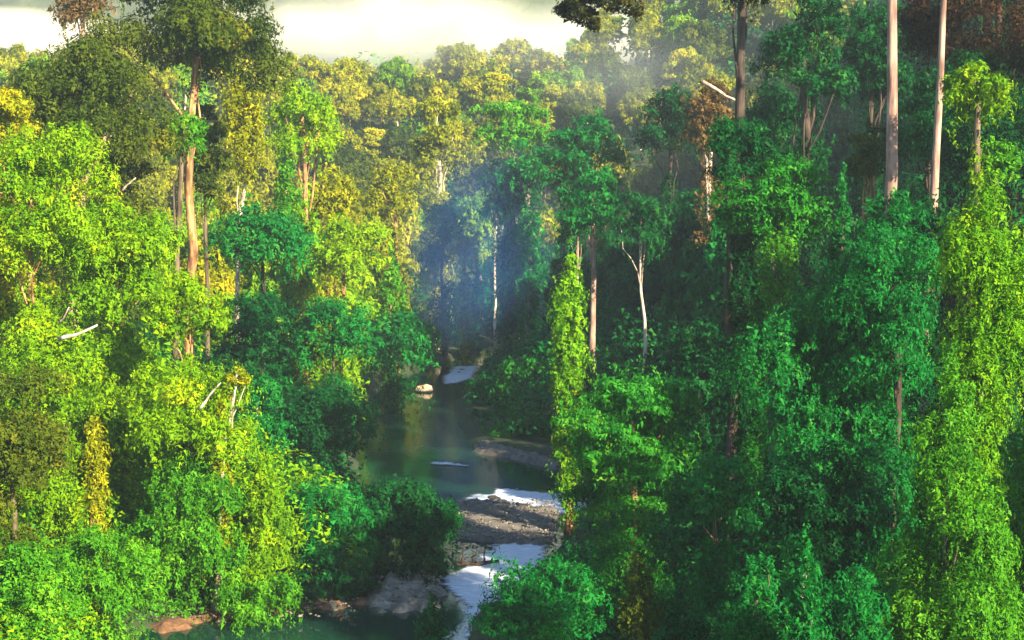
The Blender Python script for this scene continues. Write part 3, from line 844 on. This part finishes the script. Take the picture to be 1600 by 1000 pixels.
# ------------------------------------------------------------------ ground cover and understorey
def ground_cover():
    r = np.random.default_rng(77)
    acc = {}
    for (y0, y1, st) in ((72, 130, 2.6), (130, 200, 3.4), (200, 300, 5.0), (300, 440, 7.0), (440, 570, 10.0)):
        ys = np.arange(y0, y1, st); xs = np.arange(-175, 175, st)
        X, Y = np.meshgrid(xs, ys)
        X = (X + r.uniform(-.5, .5, X.shape) * st).ravel(); Y = (Y + r.uniform(-.5, .5, Y.shape) * st).ravel()
        k = np.abs(X) < .36 * Y + 5
        X, Y = X[k], Y[k]
        d = sdist(X, Y)
        k = d > 1.5
        X, Y, d = X[k], Y[k], d[k]
        Z = hgt(X, Y)
        hm = np.minimum(.55 * d + .8, np.where(Y > 400, 20, 15))
        leftn = (X < -14) & (Y < 150)
        hm = np.where(leftn, np.minimum(.9 * d + 1, 22), hm)
        hm = np.where((X > -14) & (Y < 140), np.minimum(.45 * d + .5, 9), hm)
        h = hm * r.uniform(.35, 1., len(X))
        for x, y, z, hh, dd, ln in zip(X, Y, Z, h, d, leftn):
            if ln:  # brighter leaf colour on lit banks, darker in shade: light put into colour
                sp = 'lime' if r.random() < .55 else 'grass'
            elif x < -35 and y > 235:
                sp = ['gold', 'olive', 'grass'][r.integers(3)]
            elif y > 330:
                sp = 'olive' if r.random() < .5 else 'deep'
            else:
                sp = 'emerald' if r.random() < .6 else 'deep'
            rad = st * r.uniform(.6, 1.0)
            rad = min(rad, .5 + dd * .4)
            L = max(.34, y * .0038)
            nlay = max(1, int(hh / (rad * 1.5)))
            for q in range(nlay):
                top = q == nlay - 1
                zc = z + hh * (q + 1) / nlay - rad * .5
                nn = int(np.clip(3.4 * rad * rad * (1.3 if top else .8) / (L * L * .27) * .46, 6, 320))
                acc.setdefault(sp, []).append((x + r.normal() * .3 * rad, y + r.normal() * .3 * rad, zc, rad, L, nn, r.normal() * .1))
    tot = 0
    for sp, rows in acc.items():
        A = np.array(rows)
        k = np.repeat(np.arange(len(A)), A[:, 5].astype(int))
        n = len(k); tot += n
        d = sphere_pts(r, n, -.5)
        P = A[k, :3] + d * (A[k, 3] * r.uniform(.6, 1.15, n))[:, None]
        P[:, 2] += .2
        nrm = unit(d * .8 + np.array([0, 0, .6]) + r.normal(size=(n, 3)) * .45)
        tan = unit(r.normal(size=(n, 3)) + d * .4 + np.array([0, 0, -.3]))
        V, F, T_ = leaves(P, nrm, tan, A[k, 4] * r.uniform(.7, 1.3, n), np.clip(.45 + A[k, 6] + r.normal(size=n) * .17, 0, 1))
        o = link("undergrowth", mesh_from("undergrowth", V, F, LM[sp], T_))
        tag(o, {'lime': 'lime green thicket filling the near sunlit bank', 'grass': 'fresh green thicket among the sunlit trees',
                'gold': 'golden thicket between the trees of the far valley side', 'olive': 'olive thicket between the far trees',
                'emerald': 'emerald understorey on the shaded river banks', 'deep': 'dark understorey in the shaded wood'}[sp], 'undergrowth', kind='stuff')
    print("undergrowth leaves", tot)


ground_cover()


# ------------------------------------------------------------------ river bars, rocks, rapids
def mound(name, px, mat, h, seed, z0=-.35, rough=.12, step=.55, label=None, cat=None, kind='structure', edge=1.5):
    """low bank or bar filling an outline given in photo pixels at water level"""
    poly = np.array([gnd(*p) for p in px])
    x0, y0 = poly.min(0) - .5; x1, y1 = poly.max(0) + .5
    xs = np.arange(x0, x1, step); ys = np.arange(y0, y1, step)
    X, Y = np.meshgrid(xs, ys)
    d = np.full(X.shape, 1e9); ins = np.zeros(X.shape, bool)
    for i in range(len(poly)):
        ax, ay = poly[i]; bx, by = poly[(i + 1) % len(poly)]
        ex, ey = bx - ax, by - ay
        t = np.clip(((X - ax) * ex + (Y - ay) * ey) / (ex * ex + ey * ey), 0, 1)
        d = np.minimum(d, np.hypot(X - ax - t * ex, Y - ay - t * ey))
        c = (ay > Y) != (by > Y)
        ins ^= c & (X < ax + (Y - ay) * ex / (ey if ey else 1e-9))
    sd = np.where(ins, d, -d)
    r = np.random.default_rng(seed)
    nz = r.normal(size=X.shape)
    nz = (nz + np.roll(nz, 1, 0) + np.roll(nz, 1, 1) + np.roll(nz, (1, 1), (0, 1))) / 2
    sd = sd + nz * .18
    Z = z0 + (h - z0) * sm((sd + .4) / edge) + nz * rough * (sd > 0)
    V = np.stack([X, Y, Z], -1).reshape(-1, 3)
    nx, ny = len(xs), len(ys)
    i = (np.arange(ny - 1)[:, None] * nx + np.arange(nx - 1)[None]).ravel()
    F = np.stack([i, i + 1, i + nx + 1, i + nx], -1)
    keep = (sd.ravel()[F] > -.9).any(1)
    F = F[keep]
    me = mesh_from(name, V, F, mat, smooth=True)
    if name == 'rapids_and_sheen':      # foam and painted sheen thin out towards the rim
        a = me.attributes.new("cover", 'FLOAT', 'POINT')
        a.data.foreach_set("value", (np.clip(sd / (edge * 1.6), 0, 1) * .5).astype(np.float32).ravel())
    o = link(name, me)
    tag(o, label, cat, kind=kind)
    return o


mound('gravel_bar', [(700, 792), (745, 783), (800, 788), (862, 800), (880, 806), (868, 838), (850, 856), (760, 848), (700, 842)], M_GRAVEL, .55, 1)
mound('gravel_spit', [(738, 690), (775, 692), (840, 712), (885, 728), (905, 745), (870, 738), (820, 722), (740, 708)], M_GRAVEL, .6, 2)
mound('rock_shelf', [(575, 925), (600, 905), (650, 908), (690, 922), (700, 940), (680, 955), (600, 960), (575, 950)], M_ROCK, .4, 3, rough=.32, step=.4)
mound('earth_bank', [(205, 975), (225, 955), (330, 952), (470, 942), (575, 937), (575, 947), (470, 957), (330, 973), (250, 992)], M_EARTH, .45, 4, rough=.15)


def rock(u, v, size, mat, label, seed, flat=.6, grp=None, z=0.0):
    x, y = gnd(u, v, z)
    r = np.random.default_rng(seed)
    import bmesh
    bm = bmesh.new()
    bmesh.ops.create_icosphere(bm, subdivisions=2, radius=1)
    ph = r.uniform(0, 6, 6)
    for vt in bm.verts:
        c = vt.co
        k = 1 + .18 * math.sin(3 * c.x + ph[0]) + .15 * math.sin(4 * c.y + ph[1]) + .12 * math.sin(5 * c.z + ph[2] + 2 * c.x)
        k = round(k * 9) / 9 * .5 + k * .5
        vt.co = (c.x * k * size, c.y * k * size * .8, c.z * k * size * flat)
    me = bpy.data.meshes.new("rock")
    bm.to_mesh(me); bm.free()
    me.materials.append(mat)
    o = link("rock", me, None, (x, y, z + size * flat * .25))
    o.rotation_euler = (0, 0, r.uniform(0, 6))
    tag(o, label, 'rock', grp)
    return o


rock(664, 612, 1.9, M_WARMROCK, 'orange and white boulder standing alone in the far pool', 1)
rock(592, 928, 1.2, M_ROCK, 'grey boulder at the dark end of the rock shelf', 2)
rock(640, 912, 1.6, M_ROCK, 'largest pale boulder on top of the rock shelf', 3)
rock(678, 925, 1.0, M_ROCK, 'low grey boulder beside the pale pool', 4)
rock(772, 781, .8, M_DARKROCK, 'dark rock splitting the rapid above the gravel bar', 5)
rock(812, 792, .65, M_DARKROCK, 'small dark rock where the gravel bar meets the rapid', 7)
rock(838, 848, .8, M_DARKROCK, 'dark rock at the downstream corner of the gravel bar', 8)
rock(520, 950, .8, M_ROCK, 'grey stone at the foot of the earth bank', 9)
rock(345, 972, .5, M_WARMROCK, 'orange rock at the waterline under the bamboo', 11)

# pebbles
def pebbles():
    r = np.random.default_rng(5)
    Vs, Fs, o = [], [], 0
    base = np.array([[1, 0, 0], [0, 1, 0], [-1, 0, 0], [0, -1, 0], [0, 0, .7], [0, 0, -.5]], float)
    fc = np.array([[0, 1, 4], [1, 2, 4], [2, 3, 4], [3, 0, 4], [1, 0, 5], [2, 1, 5], [3, 2, 5], [0, 3, 5]])
    for box, n in (((705, 870, 788, 850), 900), ((745, 890, 694, 738), 250), ((590, 690, 908, 950), 200), ((240, 560, 940, 975), 260)):
        for _ in range(n):
            u, v = r.uniform(box[0], box[1]), r.uniform(box[2], box[3])
            if box[0] == 745 and abs(v - (694 + (u - 745) * .30)) > 10:
                continue
            x, y = gnd(u, v)
            s = r.uniform(.06, .24)
            a = r.uniform(0, 6.28)
            b = base * s * r.uniform(.7, 1.3, 3)
            b = np.stack([b[:, 0] * math.cos(a) - b[:, 1] * math.sin(a), b[:, 0] * math.sin(a) + b[:, 1] * math.cos(a), b[:, 2]], -1)
            Vs.append(b + [x, y, .55 + s * .2]); Fs.append(fc + o); o += 6
    me = mesh_from("pebbles", np.vstack(Vs), np.vstack(Fs), M_ROCK)
    tag(link("pebbles", me), 'loose grey pebbles strewn over the gravel bars', 'pebbles', kind='stuff')


pebbles()


def foam_sheen_mat():
    m, N, L = newmat("white_water_and_sheen")
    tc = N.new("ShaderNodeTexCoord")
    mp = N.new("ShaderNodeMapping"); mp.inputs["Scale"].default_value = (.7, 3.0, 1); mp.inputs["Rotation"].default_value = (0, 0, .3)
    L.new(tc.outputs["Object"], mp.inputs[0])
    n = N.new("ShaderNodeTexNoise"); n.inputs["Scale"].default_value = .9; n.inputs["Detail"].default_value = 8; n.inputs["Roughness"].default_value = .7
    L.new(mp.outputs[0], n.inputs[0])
    r = ramp(N, [(.32, (.34, .42, .62)), (.5, (.50, .57, .76)), (.66, (.74, .78, .88))])  # pale blue tones stand for sky sheen as well as foam
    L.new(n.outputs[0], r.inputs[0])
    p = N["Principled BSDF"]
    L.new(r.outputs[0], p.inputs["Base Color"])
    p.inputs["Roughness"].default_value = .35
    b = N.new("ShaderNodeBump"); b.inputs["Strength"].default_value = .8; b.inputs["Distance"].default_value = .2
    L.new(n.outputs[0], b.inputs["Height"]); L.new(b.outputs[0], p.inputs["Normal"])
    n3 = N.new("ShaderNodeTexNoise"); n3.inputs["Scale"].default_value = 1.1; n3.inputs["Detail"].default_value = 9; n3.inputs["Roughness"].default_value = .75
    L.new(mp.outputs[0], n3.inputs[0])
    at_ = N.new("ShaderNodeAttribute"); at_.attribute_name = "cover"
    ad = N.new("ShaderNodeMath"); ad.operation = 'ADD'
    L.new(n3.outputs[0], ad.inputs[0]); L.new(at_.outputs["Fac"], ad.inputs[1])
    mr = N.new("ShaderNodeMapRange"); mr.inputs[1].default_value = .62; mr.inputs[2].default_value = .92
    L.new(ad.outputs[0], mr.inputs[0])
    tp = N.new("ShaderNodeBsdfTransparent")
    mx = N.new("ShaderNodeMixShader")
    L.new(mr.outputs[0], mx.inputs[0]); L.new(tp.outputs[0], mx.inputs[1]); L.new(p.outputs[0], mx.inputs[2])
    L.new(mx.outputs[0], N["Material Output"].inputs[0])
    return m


M_FOAM_SHEEN = foam_sheen_mat()
mound('rapids_and_sheen', [(712, 784), (742, 768), (762, 774), (772, 762), (830, 767), (930, 776), (930, 808), (860, 804), (800, 790), (735, 790)], M_FOAM_SHEEN, .12, 11, .02, .05, .4, edge=.8)
mound('rapids_and_sheen', [(688, 590), (705, 574), (752, 571), (742, 592), (715, 600), (690, 602)], M_FOAM_SHEEN, .12, 12, .02, .08, .8, edge=1)
mound('rapids_and_sheen', [(665, 722), (700, 721), (735, 727), (735, 731), (700, 728), (668, 727)], M_FOAM_SHEEN, .08, 13, .02, .04, .4, edge=.8)
mound('rapids_and_sheen', [(680, 905), (735, 880), (770, 850), (860, 848), (860, 880), (820, 920), (760, 960), (742, 1000), (716, 1000), (718, 945), (690, 922)], M_FOAM_SHEEN, .10, 14, .02, .03, .35, edge=.8)  # pale pool: its sky reflection is painted on as a foam patch
mound('rapids_and_sheen', [(795, 521), (805, 516), (820, 516), (818, 523)], M_FOAM_SHEEN, .12, 15, .02, .05, 1., edge=1)


def driftwood():
    x, y = gnd(745, 886)
    e = empty('driftwood', (x, y, .1))
    tag(e, 'black driftwood snag caught in the pale pool beyond the dark bush', 'driftwood')
    r = np.random.default_rng(9)
    P = bent((-2.2, .5, .0), (2.2, 0, .5), 8, .12, 3)
    V, F = tube(P, np.linspace(.28, .14, 8), 8, .15, 1)
    tk = link('log', mesh_from('log', V, F, BM['dark'], smooth=True), e)
    for i in range(9):
        s = P[1 + i % 6]
        q = s + r.normal(size=3) * .5 + np.array([.2, 0, .8])
        V, F = tube(bent(s, q, 5, .2, i), np.linspace(.12, .04, 5), 6, .1, i)
        link('branch', mesh_from('branch', V, F, BM['dark'], smooth=True), e)


driftwood()

# ------------------------------------------------------------------ air
def haze():
    import bmesh
    me = bpy.data.meshes.new("haze")
    bm = bmesh.new()
    bmesh.ops.create_cube(bm, size=1)
    for v in bm.verts:
        v.co = ((v.co.x) * 7000, 1250 + v.co.y * 5600, 0)[:2] + ((262 if v.co.z > 0 else -6),)
    bm.to_mesh(me); bm.free()
    m, N, L = newmat("haze")
    N.remove(N["Principled BSDF"])
    v = N.new("ShaderNodeVolumePrincipled")
    v.inputs["Color"].default_value = (.66, .85, 1.0, 1)
    v.inputs["Density"].default_value = .00022
    v.inputs["Anisotropy"].default_value = .2
    L.new(v.outputs[0], N["Material Output"].inputs["Volume"])
    me.materials.append(m)
    tag(link("haze", me), kind='stuff')


haze()


def mist(c, R_, dens, seed, label, colr=(.97, .96, .94, 1)):
    import bmesh
    bm = bmesh.new()
    bmesh.ops.create_icosphere(bm, subdivisions=3, radius=1)
    for v in bm.verts:
        v.co = (v.co.x * R_[0], v.co.y * R_[1], v.co.z * R_[2])
    me = bpy.data.meshes.new("mist"); bm.to_mesh(me); bm.free()
    m, N, L = newmat("mist")
    N.remove(N["Principled BSDF"])
    tc = N.new("ShaderNodeTexCoord")
    mp = N.new("ShaderNodeMapping"); mp.inputs["Scale"].default_value = (1 / R_[0], 1 / R_[1], 1 / R_[2])
    L.new(tc.outputs["Object"], mp.inputs[0])
    ln = N.new("ShaderNodeVectorMath"); ln.operation = 'LENGTH'
    L.new(mp.outputs[0], ln.inputs[0])
    fall = N.new("ShaderNodeMapRange"); fall.inputs[1].default_value = 1.0; fall.inputs[2].default_value = .25
    L.new(ln.outputs["Value"], fall.inputs[0])
    n = N.new("ShaderNodeTexNoise"); n.inputs["Scale"].default_value = .028; n.inputs["Detail"].default_value = 3
    L.new(tc.outputs["Object"], n.inputs[0])
    nr = N.new("ShaderNodeMapRange"); nr.inputs[1].default_value = .36; nr.inputs[2].default_value = .62
    L.new(n.outputs[0], nr.inputs[0])
    m1 = N.new("ShaderNodeMath"); m1.operation = 'MULTIPLY'
    L.new(fall.outputs[0], m1.inputs[0]); L.new(nr.outputs[0], m1.inputs[1])
    m2 = N.new("ShaderNodeMath"); m2.operation = 'MULTIPLY'; m2.inputs[1].default_value = dens
    L.new(m1.outputs[0], m2.inputs[0])
    v = N.new("ShaderNodeVolumePrincipled")
    v.inputs["Color"].default_value = colr
    v.inputs["Anisotropy"].default_value = -.25
    L.new(m2.outputs[0], v.inputs["Density"])
    L.new(v.outputs[0], N["Material Output"].inputs["Volume"])
    me.materials.append(m)
    o = link("mist", me, None, c)
    tag(o, label, 'mist', kind='stuff')


mist(tuple(at(590, 40, 680)), (90, 50, 18), .04, 1, 'bright cream mist bank rising behind the far treetops')
mist(tuple(at(10, 65, 680)), (66, 50, 16), .08, 2, 'pale mist bank behind the domed olive tree')
mist(tuple(at(900, 60, 650)), (60, 40, 16), .05, 3, 'thin grey mist drifting over the far slope')
mist(tuple(at(752, 385, 305)), (20, 36, 26), .011, 4, 'blue haze pooled in the shaded ravine', (.07, .30, 1.0, 1))
mist(tuple(at(640, 88, 545)), (120, 40, 14), .006, 5, 'thin veil of mist drifting through the far treetops', (.85, .93, 1.0, 1))
mist(tuple(at(975, 110, 430)), (34, 34, 15), .0045, 6, 'grey mist wisp in front of the centre slope', (.75, .85, 1.0, 1))
